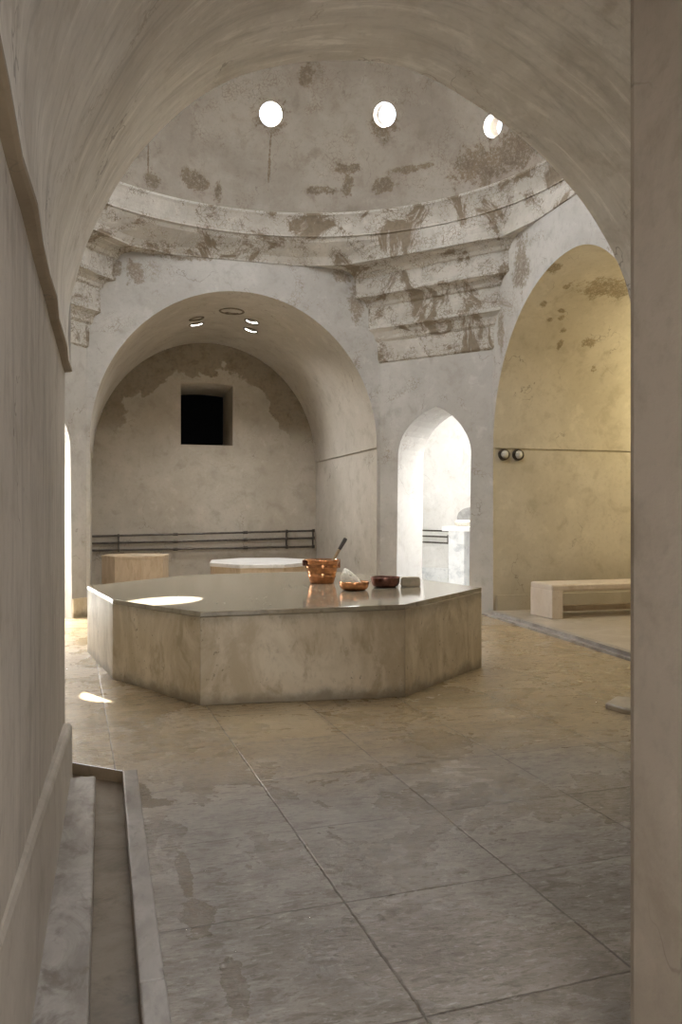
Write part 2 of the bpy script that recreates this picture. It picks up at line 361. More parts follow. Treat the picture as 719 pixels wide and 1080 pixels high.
# ---------------------------------------------------------------- plan of the bath
ZT = 4.12                                   # head of the straight walls
BK, NR = 9.57, 4.0                          # back wall, wall over the entrance arch
RX, LX = 4.21, -1.11
A, B = (3.275, BK), (RX, 8.40)              # back right corner face
A2, B2 = (-.175, BK), (LX, 8.40)            # back left corner face
DL = hypot(B[0] - A[0], B[1] - A[1]); DU = ((B[0] - A[0]) / DL, (B[1] - A[1]) / DL); DN = (-DU[1], DU[0])   # DN points out of the room
DU2 = (-DU[0], DU[1]); DN2 = (-DN[0], DN[1])
DC = Vector((1.6, 6.7, 4.45)); DR = 2.72    # dome centre and radius

# entrance arch outline (worn, slightly lopsided plaster)
RIM = [(-.142, 1.80), (-.15, 1.9), (-.155, 1.961), (-.147, 2.106), (-.122, 2.218), (-.073, 2.394), (.002, 2.565), (.072, 2.70), (.17, 2.855), (.293, 3.005), (.418, 3.13), (.555, 3.235), (.72, 3.322), (.966, 3.405), (1.239, 3.455), (1.424, 3.464), (1.571, 3.444), (1.72, 3.40), (1.871, 3.335), (2.076, 3.238), (2.258, 3.126), (2.388, 3.024), (2.553, 2.872), (2.687, 2.70), (2.775, 2.56), (2.845, 2.40), (2.88, 2.2), (2.896, 1.9)]
def dense(p, k=4):
    out = []
    for i in range(len(p) - 1):
        p0 = p[max(i - 1, 0)]; p1 = p[i]; p2 = p[i + 1]; p3 = p[min(i + 2, len(p) - 1)]
        for j in range(k):
            t = j / k
            out.append(tuple(.5 * (2 * p1[c] + (p2[c] - p0[c]) * t + (2 * p0[c] - 5 * p1[c] + 4 * p2[c] - p3[c]) * t * t + (3 * p1[c] - p0[c] - 3 * p2[c] + p3[c]) * t ** 3) for c in (0, 1)))
    return out + [p[-1]]
RIMD = dense(RIM, 3)
WL = -.168                                  # face of the left corridor wall
# vault over the corridor
sweep('ceiling_entrance_vault', [(x, NR, z) for x, z in RIMD], (0, -1, 0), 3.7, M['vault'], segs=10)
# near wall of the chamber above the arch
o = [(WL, 0), (WL, 1.8)] + RIMD + [(2.9, 1.9), (2.9, 0)]
arch_wall('wall_near', (0, NR), (1, 0), o, A2[0], A[0], 0, ZT, M['chamber'])
# left corridor wall
def grid(name, P, du, dv, nu, nv, mat, lu, lv):
    P = Vector(P); du = Vector(du); dv = Vector(dv); vs, fs, uv = [], [], []
    for j in range(nv + 1):
        for i in range(nu + 1):
            vs.append(P + du * (i / nu) + dv * (j / nv)); uv.append((lu * i / nu, lv * j / nv))
    for j in range(nv):
        for i in range(nu):
            k = j * (nu + 1) + i; fs.append((k, k + 1, k + nu + 2, k + nu + 1))
    return mesh(name, vs, fs, mat, kind='structure', uvs=uv)
grid('wall_left_corridor', (WL, -1.5, -.06), (0, NR + 1.5, 0), (0, 0, 1.90), 4, 4, M['near'], 5.5, 1.9)
grid('wall_right_corridor', (2.9, -1.5, -.06), (0, NR + 1.5, 0), (0, 0, 1.98), 4, 4, M['near'], 5.5, 1.9)
# unseen box behind the viewer, added to keep sky light out
mesh('wall_sky_block', [(WL, -1.6, -.06), (2.9, -1.6, -.06), (2.9, -1.6, 2.6), (WL, -1.6, 2.6)], [(0, 1, 2, 3)], M['near'], kind='structure')
mesh('ceiling_sky_block', [(-.3, -1.6, 2.6), (2.95, -1.6, 2.6), (2.95, .32, 2.6), (-.3, .32, 2.6)], [(0, 1, 2, 3)], M['near'], kind='structure')
mesh('wall_sky_block_head', [(-.3, .3, 1.95), (2.95, .3, 1.95), (2.95, .3, 3.6), (-.3, .3, 3.6)], [(0, 1, 2, 3)], M['near'], kind='structure')
mesh('wall_sky_block_left', [(WL, -1.6, 1.8), (WL, .32, 1.8), (WL, .32, 2.62), (WL, -1.6, 2.62)], [(0, 1, 2, 3)], M['near'], kind='structure')
mesh('wall_sky_block_right', [(2.9, -1.6, 1.8), (2.9, .32, 1.8), (2.9, .32, 2.62), (2.9, -1.6, 2.62)], [(0, 1, 2, 3)], M['near'], kind='structure')
# impost ledge where the vault springs
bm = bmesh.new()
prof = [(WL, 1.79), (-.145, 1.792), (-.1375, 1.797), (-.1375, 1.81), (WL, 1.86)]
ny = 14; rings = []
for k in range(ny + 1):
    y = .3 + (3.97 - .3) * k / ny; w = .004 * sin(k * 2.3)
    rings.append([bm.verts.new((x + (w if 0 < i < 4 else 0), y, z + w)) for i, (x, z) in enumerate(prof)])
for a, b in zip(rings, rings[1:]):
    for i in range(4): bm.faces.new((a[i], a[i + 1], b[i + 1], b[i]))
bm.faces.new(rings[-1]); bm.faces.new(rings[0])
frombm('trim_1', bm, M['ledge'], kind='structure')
# skirting of the left corridor wall, rounded top, rising slightly
bm = bmesh.new(); rings = []
for k in range(25):
    y = .5 + (3.86 - .5) * k / 24
    zt = .21 + (3.86 - y) * .102
    xo = -.134 - .012 * (3.86 - y)
    ring = [(WL, -.05), (xo + .004, -.05), (xo + .002, zt - .045), (xo + .003, zt - .022), (xo - .002, zt - .008), (xo - .012, zt - .001), (WL, zt)]
    rings.append([bm.verts.new((x, y, z)) for x, z in ring])
for a, b in zip(rings, rings[1:]):
    for i in range(6): bm.faces.new((a[i], a[i + 1], b[i + 1], b[i]))
bm.faces.new(rings[-1])
frombm('baseboard_left', bm, M['near'], kind='structure', smooth=False)
# pillar on the right of the doorway the view is taken through
bm = bmesh.new(); prism(bm, [(1.031, .3), (1.031, 1.43), (1.036, 1.448), (1.05, 1.455), (2.9, 1.455), (2.9, .3)], 0, 3.6)
frombm('pillar', bm, M['pillar'], kind='structure')

# ------- chamber walls
o = [(-.138, 0), (-.138, 1.952)] + semi(1.548, 1.952, 1.686, 1.0616) + [(3.234, 1.952), (3.234, 0)]
arch_wall('wall_back', (0, BK), (1, 0), o, A2[0], A[0], 0, ZT, M['chamber'])
o = [(5.555, 0), (5.555, 1.878)] + semi2(6.77, 1.878, 1.614, 1.0775, 1.215) + [(8.384, 1.878), (8.384, 0)]
arch_wall('wall_right', (RX, 0), (0, 1), o, 5.15, 8.40, 0, ZT, M['chamber'])
mesh('wall_left', [(LX, 5.15, 0), (LX, 8.4, 0), (LX, 8.4, ZT), (LX, 5.15, ZT)], [(0, 1, 2, 3)], M['chamber'], kind='structure')
DOOR = [(.235, 0), (.247, 1.0), (.260, 1.86), (.268, 1.92), (.292, 2.006), (.325, 2.08), (.367, 2.139), (.425, 2.203), (.487, 2.257), (.56, 2.305), (.63, 2.345), (.70, 2.372), (.775, 2.402),
        (.85, 2.372), (.936, 2.318), (1.0, 2.268), (1.049, 2.221), (1.10, 2.165), (1.141, 2.105), (1.178, 2.045), (1.206, 1.978), (1.225, 1.91), (1.232, 1.86), (1.218, 1.0), (1.205, 0)]
arch_wall('wall_corner_back_right', A, DU, DOOR, 0, DL, 0, ZT, M['chamber'], back=.62, nrm=DN)
arch_wall('wall_corner_back_left', A2, DU2, DOOR, 0, DL, 0, ZT, M['chamber'], back=.62, nrm=DN2)
for nm, p, q in (('wall_corner_near_right', (RX, 5.15), (A[0], NR)), ('wall_corner_near_left', (LX, 5.15), (A2[0], NR))):
    mesh(nm, [(*p, 0), (*q, 0), (*q, ZT), (*p, ZT)], [(0, 1, 2, 3)], M['chamber'], kind='structure')
# plinth at the foot of the back left corner
bm = bmesh.new()
def fr(P, u, n, s, t): return (P[0] + u[0] * s + n[0] * t, P[1] + u[1] * s + n[1] * t)
prism(bm, [fr(A2, DU2, DN2, -.03, 0.0), fr(A2, DU2, DN2, .0, -.018), fr(A2, DU2, DN2, .232, -.018), fr(A2, DU2, DN2, .232, .0)], -.005, .21)
frombm('baseboard_corner', bm, M['slab_side'], kind='structure')

# ------- back alcove (barrel vaulted)
bc, bS, br, bk = 1.548, 1.952, 1.686, 1.0616; bD = 12.63
sweep('ceiling_back_alcove', [(x, BK, z) for x, z in semi(bc, bS, br, bk)], (0, 1, 0), bD - BK, M['iwan'])
rec = .016
for sd, x in (('left', bc - br), ('right', bc + br)):
    s = -1 if sd == 'left' else 1
    vs = [(x, BK, 0), (x + s * rec, BK + .03, 0), (x + s * rec, bD, 0), (x, BK, bS), (x + s * rec, BK + .03, bS), (x + s * rec, bD, bS), (x, bD, bS)]
    mesh('wall_back_alcove_' + sd, vs, [(0, 1, 4, 3), (1, 2, 5, 4), (3, 4, 5, 6)], M['iwan'], kind='structure')
# end wall with a deep square window opening
wx0, wx1, wz0, wz1 = 1.135, 1.926, 2.182, 3.105
e = [(bc - br - rec, 0), (bc - br - rec, bS), ] + semi(bc, bS, br, bk, 60) + [(bc + br + rec, bS), (bc + br + rec, 0)]
vs, fs = [], []
def q4(a, b, c, d):
    k = len(vs); vs.extend([a, b, c, d]); fs.append((k, k + 1, k + 2, k + 3))
x0, x1 = bc - br - rec, bc + br + rec
q4((x0, bD, 0), (x1, bD, 0), (x1, bD, bS), (x0, bD, bS))
pts = semi(bc, bS, br, bk, 60)
def arcz(x): return bS + bk * sqrt(max(0, br * br - (x - bc) ** 2))
xs = sorted(set([p[0] for p in pts] + [wx0, wx1]))
for a, b in zip(xs, xs[1:]):
    if a >= wx0 - 1e-6 and b <= wx1 + 1e-6:
        q4((a, bD, bS), (b, bD, bS), (b, bD, wz0), (a, bD, wz0)); top = lambda x: wz1 + .028 * (1 - ((x - (wx0 + wx1) / 2) / .395) ** 2)
        q4((a, bD, top(a)), (b, bD, top(b)), (b, bD, arcz(b)), (a, bD, arcz(a)))
        q4((a, bD, top(a)), (b, bD, top(b)), (b, bD + 1.1, top(b) - .03), (a, bD + 1.1, top(a) - .03))
    else: q4((a, bD, bS), (b, bD, bS), (b, bD, arcz(b)), (a, bD, arcz(a)))
for x in (wx0, wx1): q4((x, bD, wz0), (x, bD + 1.1, wz0), (x, bD + 1.1, wz1), (x, bD, wz1))
q4((wx0, bD, wz0), (wx1, bD, wz0), (wx1, bD + 1.1, wz0), (wx0, bD + 1.1, wz0))
mesh('wall_back_alcove_end', vs, fs, M['lunette'], kind='structure')
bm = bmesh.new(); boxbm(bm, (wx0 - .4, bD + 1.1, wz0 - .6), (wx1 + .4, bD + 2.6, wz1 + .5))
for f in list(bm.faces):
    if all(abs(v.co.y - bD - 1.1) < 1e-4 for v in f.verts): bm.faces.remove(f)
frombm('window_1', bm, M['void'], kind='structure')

# ------- right alcove (yellow lamp tint in the plaster colour, barrel running to the right)
rc, rS, rr, rk, rn = 6.77, 1.878, 1.614, 1.0775, 1.215; rD = 8.1; ZA = .045
sweep('ceiling_right_alcove', [(RX, y, z) for y, z in semi2(rc, rS, rr, rk, rn)], (1, 0, 0), rD - RX, M['iwan_r'])
for sd, y in (('near', rc - rn), ('far', rc + rr)):
    s = -1 if sd == 'near' else 1
    vs = [(RX, y, 0), (RX + .03, y + s * rec, 0), (rD, y + s * rec, 0), (RX, y, rS), (RX + .03, y + s * rec, rS), (rD, y + s * rec, rS), (rD, y, rS)]
    mesh('wall_right_alcove_' + sd, vs, [(0, 1, 4, 3), (1, 2, 5, 4), (3, 4, 5, 6)], M['iwan_r'], kind='structure')
box('baseboard_right_alcove', (RX + .05, rc + rr - .006, 0), (rD, rc + rr + .03, .22), M['iwan_r'], kind='structure', bevel=.003)
vs, fs = [], []
pr_ = [(5.53, 0), (5.53, rS)] + semi2(rc, rS, rr, rk, rn) + [(8.40, rS), (8.40, 0)]
mesh('wall_right_alcove_end', [(rD, y, z) for y, z in pr_], [tuple(range(len(pr_)))], M['iwan_r'], kind='structure')

# ------- floors
def ngon(name, poly, z, mat):
    return mesh(name, [(x, y, z) for x, y in poly], [tuple(range(len(poly)))], mat, kind='structure')
CE = [(-.20, 4.03), (.084, 3.784), (.090, -1.6)]                   # edge of the drain
ngon('floor', CE + [(3.05, -1.6), (3.05, 4.0), (3.3, 3.99), (4.25, 5.12), (4.22, 5.15), (RX, 5.45), (RX + .04, 8.45), (3.6, 9.25), (4.3, 10.0), (3.3, 10.0), (3.3, 12.7), (-.3, 12.7), (-.3, 10.2), (-1.3, 10.2), (-.9, 9.3), (-1.2, 8.5), (-1.2, 5.1), (-.2, 3.95)], 0, M['floor'])
ngon('floor_right_alcove', [(3.955, 5.12), (3.985, 5.6), (4.06, 6.43), (4.13, 7.49), (4.185, 8.42), (rD, 8.42), (rD, 5.12)], ZA, M['alcove_floor'])
# worn marble sill with a gutter groove in front of the right alcove
bm = bmesh.new()
prism(bm, [(3.985, 5.15), (4.012, 5.6), (4.084, 6.43), (4.152, 7.49), (4.205, 8.41), (4.10, 8.41), (4.045, 7.49), (3.985, 6.43), (3.925, 5.6), (3.90, 5.15)], -.01, .022)
prism(bm, [(4.0, 5.15), (4.03, 5.6), (4.10, 6.43), (4.17, 7.49), (4.22, 8.41), (4.162, 8.41), (4.108, 7.49), (4.038, 6.43), (3.965, 5.6), (3.935, 5.15)], .02, ZA + .008)
frombm('trim_2', bm, M['curb'], kind='structure', bevel=.004, seg=2)
# drain along the left corridor wall
ngon('floor_drain', [(-.22, 4.05), (.12, 3.80), (.12, -1.6), (-.22, -1.6)], -.055, M['drain'])
bm = bmesh.new()
for a, b in zip(CE, CE[1:]):
    v = [bm.verts.new((a[0], a[1], -.06)), bm.verts.new((b[0], b[1], -.06)), bm.verts.new((b[0], b[1], -.0005)), bm.verts.new((a[0], a[1], -.0005))]; bm.faces.new(v)
frombm('trim_3', bm, M['drain_edge'], kind='structure')
box('trim_4', (WL, -.2, -.054), (-.030, 3.73, .006), M['curb'], kind='structure', bevel=.008, seg=3)
bm = bmesh.new(); boxbm(bm, (.0855, 2.065, -.05), (.147, 3.775, .004)); boxbm(bm, (.0875, -.2, -.05), (.149, 2.061, .004))
frombm('trim_5', bm, M['curb'], kind='structure', bevel=.004, seg=2)
# right hand kerb end by the pillar
bm = bmesh.new(); prism(bm, [(2.83, 4.20), (3.0, 4.34), (3.30, 4.06), (3.2, 3.99), (2.9, 3.99), (2.86, 4.05)], -.01, .035)
frombm('trim_6', bm, M['alcove_floor'], kind='structure', bevel=.015, seg=3)

# ------- corbelled corners
CORB = [(0, 2.985), (.018, 3.0), (.022, 3.02), (.026, 3.235), (.05, 3.262), (.058, 3.30), (.075, 3.345), (.105, 3.375), (.122, 3.385), (.122, 3.41), (.112, 3.425), (.114, 3.645), (.138, 3.665), (.145, 3.70),
        (.175, 3.735), (.225, 3.752), (.245, 3.758), (.247, 3.785), (.24, 3.80), (.242, 3.985), (.262, 4.0), (.275, 4.035), (.32, 4.075), (.375, 4.095), (.385, 4.125)]
def corbel(name, P, u, n, L):
    bm = bmesh.new(); rings = []; ns = 26
    rnd = random.Random(3)
    jit = [[rnd.uniform(-.006, .006) for _ in CORB] for _ in range(ns + 1)]
    for k in range(ns + 1):
        ring = []
        for i, (d, z) in enumerate(CORB):
            s0 = -.8 * d - .03; s1 = L + 1.25 * d + .03; s = s0 + (s1 - s0) * k / ns
            dd = d + (jit[k][i] if 0 < i < len(CORB) - 1 else 0)
            x, y = fr(P, u, n, s, -dd); ring.append(bm.verts.new((x, y, z + jit[k][i] * .8)))
        rings.append(ring)
    for a, b in zip(rings, rings[1:]):
        for i in range(len(CORB) - 1): bm.faces.new((a[i], a[i + 1], b[i + 1], b[i]))
    return frombm(name, bm, M['corbel'], kind='structure')
corbel('trim_7', A, DU, DN, DL)
corbel('trim_8', A2, DU2, DN2, DL)

# ------- drum: polygon at the corbels turning into a circle under the cornice
Rh = [(2.30, BK - .012), (2.80, 9.36), (4.10, 7.93), (RX - .012, 7.38)]
Lh = [(3.1 - x, y) for x, y in Rh]
nearR = [(x, 13.57 - y) for x, y in Rh]; nearL = [(x, 13.57 - y) for x, y in Lh]
DP = Rh + nearR[::-1] + nearL + Lh[::-1]
def densepoly(p, k):
    out = []
    for i in range(len(p)):
        a, b = p[i], p[(i + 1) % len(p)]
        for j in range(k): out.append((a[0] + (b[0] - a[0]) * j / k, a[1] + (b[1] - a[1]) * j / k))
    return out
dp = densepoly(DP, 8)
RC = 2.70
def circ(x, y, r):
    a = atan2(y - DC.y, x - DC.x); return (DC.x + r * cos(a), DC.y + r * sin(a))
vs, fs = [], []; K = len(dp)
ext = [(x + (x - 1.55) * .35, y + (y - 6.78) * .35) for x, y in dp]
lev = [[(x, y, 4.10) for x, y in ext], [(x, y, 4.10) for x, y in dp], [(x, y, 4.118) for x, y in dp]]
for t in (.25, .5, .75, 1.0):
    f = t * t * (3 - 2 * t)
    lev.append([(x * (1 - f) + circ(x, y, RC)[0] * f, y * (1 - f) + circ(x, y, RC)[1] * f, 4.118 + .262 * t) for x, y in dp])
for l in lev: vs.extend(l)
for j in range(len(lev) - 1):
    for i in range(K): fs.append((j * K + i, j * K + (i + 1) % K, (j + 1) * K + (i + 1) % K, (j + 1) * K + i))
mesh('trim_9', vs, fs, M['corbel'], kind='structure')
# cornice
bm = bmesh.new()
lathe(bm, [(2.72, -.10), (2.685, -.085), (2.69, -.07), (2.685, -.03), (2.672, .02), (2.652, .07), (2.63, .115), (2.612, .14), (2.612, .16), (2.62, .166), (2.76, .166)], 128, (DC.x, DC.y, 4.45))
frombm('cornice', bm, M['corbel'], kind='structure')

# ------- dome with round light holes
th0 = math.asin(.14 / DR)
bm = bmesh.new(); N = 96; R2 = DR + .24
prof = []
for k in range(33):
    t = th0 + (pi / 2 - th0) * k / 32; prof.append((DR * cos(t) if k < 32 else 0, DR * sin(t)))
outp = []
for k in range(33):
    t = th0 + (pi / 2 - th0) * k / 32; outp.append((R2 * cos(t) if k < 32 else 0, R2 * sin(t)))
lathe(bm, prof + [], N, tuple(DC)); lathe(bm, outp[::1], N, tuple(DC))
bm.verts.ensure_lookup_table()
bot = [v for v in bm.verts if False]
inn = [v for v in bm.verts if abs((v.co - DC).length - DR) < 1e-3 and abs(v.co.z - DC.z - .14) < 2e-3]
oo = [v for v in bm.verts if abs((v.co - DC).length - R2) < 1e-3 and abs(v.co.z - DC.z - R2 * sin(th0)) < 2e-3]
ang = lambda v: atan2(v.co.y - DC.y, v.co.x - DC.x)
inn.sort(key=ang); oo.sort(key=ang)
for i in range(N): bm.faces.new((inn[i], inn[(i + 1) % N], oo[(i + 1) % N], oo[i]))
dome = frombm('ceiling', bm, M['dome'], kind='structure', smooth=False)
holes = []
for az, el in ((5.2, 26.2), (35.6, 25.2), (63.8, 16.4)): holes.append((az, el, .128 if el > 20 else .115))
for az in range(96, 340, 30): holes.append((az, 25.5, .13))
for az in range(10, 360, 40): holes.append((az, 47, .13))
for az in range(0, 360, 72): holes.append((az, 69, .12))
bm = bmesh.new(); dirs = []
for az, el, r in holes:
    a, e_ = radians(az), radians(el); d = Vector((sin(a) * cos(e_), cos(a) * cos(e_), sin(e_))); dirs.append((d, r))
    tube(bm, DC + d * (DR - .25), DC + d * (R2 + .25), r, 32)
cut = frombm('cut', bm, None)
mod = dome.modifiers.new('b', 'BOOLEAN'); mod.object = cut; mod.operation = 'DIFFERENCE'; mod.solver = 'EXACT'
dg = bpy.context.evaluated_depsgraph_get(); me = bpy.data.meshes.new_from_object(dome.evaluated_get(dg))
dome.modifiers.clear(); dome.data = me; bpy.data.objects.remove(cut)
for p in me.polygons: p.use_smooth = False

# ------- lights
def area(name, loc, dirv, size, energy, col=(1, 1, 1), shape='DISK', size2=None, spread=180):
    l = bpy.data.lights.new(name, 'AREA'); l.shape = shape; l.size = size; l.energy = energy; l.color = col
    if size2: l.size_y = size2
    l.spread = radians(spread)
    o = bpy.data.objects.new(name, l); C.objects.link(o); o.location = loc
    o.rotation_euler = Vector(dirv).to_track_quat('-Z', 'Y').to_euler(); return o
for i, (d, r) in enumerate(dirs):
    area('oculus_daylight', DC + d * (DR + .10), -d, r * 2.3, 13.2, (.97, .985, 1.0))
w = bpy.data.worlds.new('sky'); scn.world = w; w.use_nodes = True
bg = w.node_tree.nodes['Background']; bg.inputs[0].default_value = (.80, .88, 1, 1); bg.inputs[1].default_value = 2.4

# ------- bathing cells behind the two corner doors
def cell(tag, P, u, n, s0, s1, t0, t1, mat):
    bm = bmesh.new(); H = 2.9
    g = lambda s, t, z: bm.verts.new((*fr(P, u, n, s, t), z))
    for a, b in (((s0, t1), (s1, t1)), ((s0, t0), (s0, t1)), ((s1, t1), (s1, t0))):
        bm.faces.new((g(*a, 0), g(*b, 0), g(*b, H), g(*a, H)))
    # inner side of the door wall round the opening
    for (a, za), (b, zb) in zip(DOOR, DOOR[1:]):
        if b > a + 1e-4: bm.faces.new((g(a, t0, za), g(b, t0, zb), g(b, t0, H), g(a, t0, H)))
    bm.faces.new((g(s0, t0, 0), g(DOOR[0][0], t0, 0), g(DOOR[0][0], t0, H), g(s0, t0, H)))
    bm.faces.new((g(1.232, t0, 0), g(s1, t0, 0), g(s1, t0, H), g(1.232, t0, H)))
    frombm('wall_cell_' + tag, bm, mat, kind='structure')
    cs = fr(P, u, n, (s0 + s1) / 2, (t0 + t1) / 2)
    for nm, z in (('ceiling_cell_' + tag, H), ('floor_cell_' + tag, .012)):
        mesh(nm, [(*fr(P, u, n, s, t), z) for s, t in ((s0, t0), (s1, t0), (s1, t1), (s0, t1))], [(0, 1, 2, 3)], mat if z > 1 else M['white'], kind='structure')
    return cs
c1 = cell('right', A, DU, DN, -.78, 1.35, .62, 2.30, M['cell'])
c2 = cell('left', A2, DU2, DN2, -.78, 1.35, .62, 2.0, M['cell'])
for (cx_, cy_), en in ((c1, 13), (c2, 380)):
    area('cell_skylight', (cx_, cy_, 2.86), (0, 0, -1), .7, en, (1, .985, .96))
sx_, sy_ = fr(A, DU, DN, 1.28, 2.1); tx_, ty_ = fr(A, DU, DN, .24, .35)
area('cell_sunlight', (sx_, sy_, 2.25), (tx_ - sx_, ty_ - sy_, -1.45), .3, 46, (1, .985, .95), spread=95)

# ------- navel stone (octagonal heated slab)
V = [(-.122, 7.074), (.066, 5.90), (.557, 4.931), (1.811, 4.811), (2.718, 5.60)]
cx_, cy_ = (V[0][0] + V[4][0]) / 2, (V[0][1] + V[4][1]) / 2
V += [(2 * cx_ - V[1][0], 2 * cy_ - V[1][1]), (2 * cx_ - V[2][0], 2 * cy_ - V[2][1]), (2 * cx_ - V[3][0], 2 * cy_ - V[3][1])]
def ztop(x): return .549 + .0155 * x
base = (cx_, cy_, 0)
slab = thing('heated_slab', 'large octagonal grey beige marble slab platform in the middle of the wet floor', 'bathing platform', base)
def loc(p): return (p[0] - cx_, p[1] - cy_)
TH = .030
for i in range(8):
    p, q = V[i], V[(i + 1) % 8]
    d = Vector((q[0] - p[0], q[1] - p[1])).normalized(); nn = Vector((-d.y, d.x))
    if nn.dot(Vector((cx_ - p[0], cy_ - p[1]))) < 0: nn = -nn
    g = .0015
    P0 = Vector(p) + d * g; Q0 = Vector(q) - d * g
    cut_ = .06 * math.tan(radians(22.5))
    P1 = Vector(p) + d * (g + cut_) + nn * .06; Q1 = Vector(q) - d * (g + cut_) + nn * .06
    bm = bmesh.new(); prism(bm, [loc(P0), loc(Q0), loc(Q1), loc(P1)], 0, lambda x, y: ztop(x + cx_) - TH - .0015)
    frombm('side_panel', bm, M['slab_side'], slab, bevel=.003, seg=1)
cuts = [None]
# top in three paving pieces with fine seams
bm = bmesh.new(); prism(bm, [loc(p) for p in V], lambda x, y: ztop(x + cx_) - TH, lambda x, y: ztop(x + cx_))
frombm('top', bm, M['slab_top'], slab, bevel=.004, seg=2)

# ------- things on the slab
def on(x, y): return (x, y, ztop(x))
b = thing('bucket', 'copper bucket with raised bands and a ladle handle sticking out, on the octagonal slab', 'bucket', on(1.72, 6.49))
ro, rb, hh = .141, .098, .190
def rad(z): return rb + (ro - rb) * (z / hh) ** .9
pf = [(0, .004), (rb - .012, .002), (rb - .003, .0), (rb, .006)]
for z in (.03, .045): pf.append((rad(z), z))
pf += [(rad(.05) + .004, .052), (rad(.058) + .004, .058), (rad(.062), .062), (rad(.118), .118), (rad(.122) + .005, .123), (rad(.13) + .006, .13), (rad(.137) + .004, .137), (rad(.145), .142), (rad(.175), .175), (ro + .004, .184), (ro + .007, hh), (ro + .002, hh + .003), (ro - .003, hh)]
bm = bmesh.new(); lathe(bm, pf, 48); frombm('body', bm, M['copper'], b, smooth=True)
bm = bmesh.new(); lathe(bm, [(ro - .003, hh), (rad(.12) - .005, .12), (rb - .004, .02), (0, .012)], 48); frombm('lining', bm, M['copper_inner'], b, smooth=True)
# side lug on the left
bm = bmesh.new(); boxbm(bm, (-ro - .022, -.014, .142), (-ro + .004, .014, hh)); frombm('lug', bm, M['copper_dark'], b, bevel=.005)
bm = bmesh.new(); boxbm(bm, (ro - .006, -.010, .120), (ro + .014, .010, hh + .004)); frombm('lug', bm, M['copper'], b, bevel=.005)
# ladle
l = thing('ladle', 'wooden handled ladle with dark grip leaning in the copper bucket', 'ladle', (1.74, 6.49, ztop(1.77) + .03))
dirv = Vector((.60, -.02, 1.0)).normalized(); p0 = Vector((0, 0, .03)); 
bm = bmesh.new(); tube(bm, p0, p0 + dirv * .25, .011, 14, .013); frombm('handle', bm, M['wood'], l, smooth=False)
bm = bmesh.new(); tube(bm, p0 + dirv * .245, p0 + dirv * .345, .0145, 14, .018); tube(bm, p0 + dirv * .345, p0 + dirv * .352, .018, 14, .012); frombm('grip', bm, M['wood_dark'], l)
bm = bmesh.new(); lathe(bm, [(0, -.02), (.03, -.014), (.045, .004), (.05, .02), (.047, .02), (.04, .005), (0, -.012)], 28); frombm('cup', bm, M['copper'], l, smooth=True)

def bowl(label, x, y, r, h, m1, m2, rz=0):
    t = thing('bowl', label, 'bowl', on(x, y), rz, 'hammam bowls on the slab')
    pf = [(0, .003), (r * .6, .0), (r * .76, .005), (r * .89, h * .2), (r * .965, h * .45), (r * .995, h * .75), (r, h * .95), (r * .99, h), (r * .965, h * .97)]
    bm = bmesh.new(); lathe(bm, pf, 44); frombm('shell', bm, m1, t, smooth=True)
    bm = bmesh.new(); lathe(bm, [(r * .965, h * .97), (r * .92, h * .6), (r * .78, h * .3), (r * .5, .014), (0, .009)], 44); frombm('lining', bm, m2, t, smooth=True)
    return t
bowl('shallow copper bowl holding a white loofah, just right of the bucket', 1.782, 5.80, .110, .066, M['copper'], M['copper_inner'])
bowl('dark reddish brown bowl between the copper bowl and the soap block', 2.067, 5.92, .112, .080, M['copper_dark'], M['copper_dark'])
# loofah: a squashed pointed lump
bm = bmesh.new(); bmesh.ops.create_icosphere(bm, subdivisions=4, radius=1)
rnd = random.Random(2)
for v in bm.verts:
    x, y, z = v.co
    zz = (z + 1) / 2
    sx = .092 * (1 - .66 * zz ** 1.2); sy = .06 * (1 - .5 * zz)
    nx = x * sx - .058 * zz ** 1.2 + .003 * sin(31 * y + 17 * z); ny = y * sy + .003 * sin(27 * x + 21 * z)
    v.co = (nx - .0, ny, (.150 * zz) + .005 * sin(19 * x + 23 * y))
lo = frombm('loofah', bm, M['loofah'], smooth=True, loc=(1.775, 5.80, ztop(1.78) + .011))
lo['label'] = 'pointed off white loofah lying in the shallow copper bowl'; lo['category'] = 'loofah'; lo.rotation_euler = (0, 0, -.28)
# soap block
bm = bmesh.new(); boxbm(bm, (-.073, -.04, 0), (.073, .04, .072))
bmesh.ops.bevel(bm, geom=list(bm.edges), offset=.008, segments=3, affect='EDGES')
bmesh.ops.subdivide_edges(bm, edges=[e_ for e_ in bm.edges if e_.calc_length() > .03], cuts=5, use_grid_fill=True)
for v in bm.verts: v.co += Vector((sin(40 * v.co.z + 20 * v.co.x), sin(33 * v.co.x), sin(47 * v.co.x + 30 * v.co.y) if v.co.z > .03 else 0)) * .0018
so = frombm('soap_block', bm, M['soap'], loc=on(2.265, 5.90)); so['label'] = 'beige rectangular soap block on the slab in front of the bright doorway'; so['category'] = 'soap'
so.rotation_euler = (0, 0, -.28)

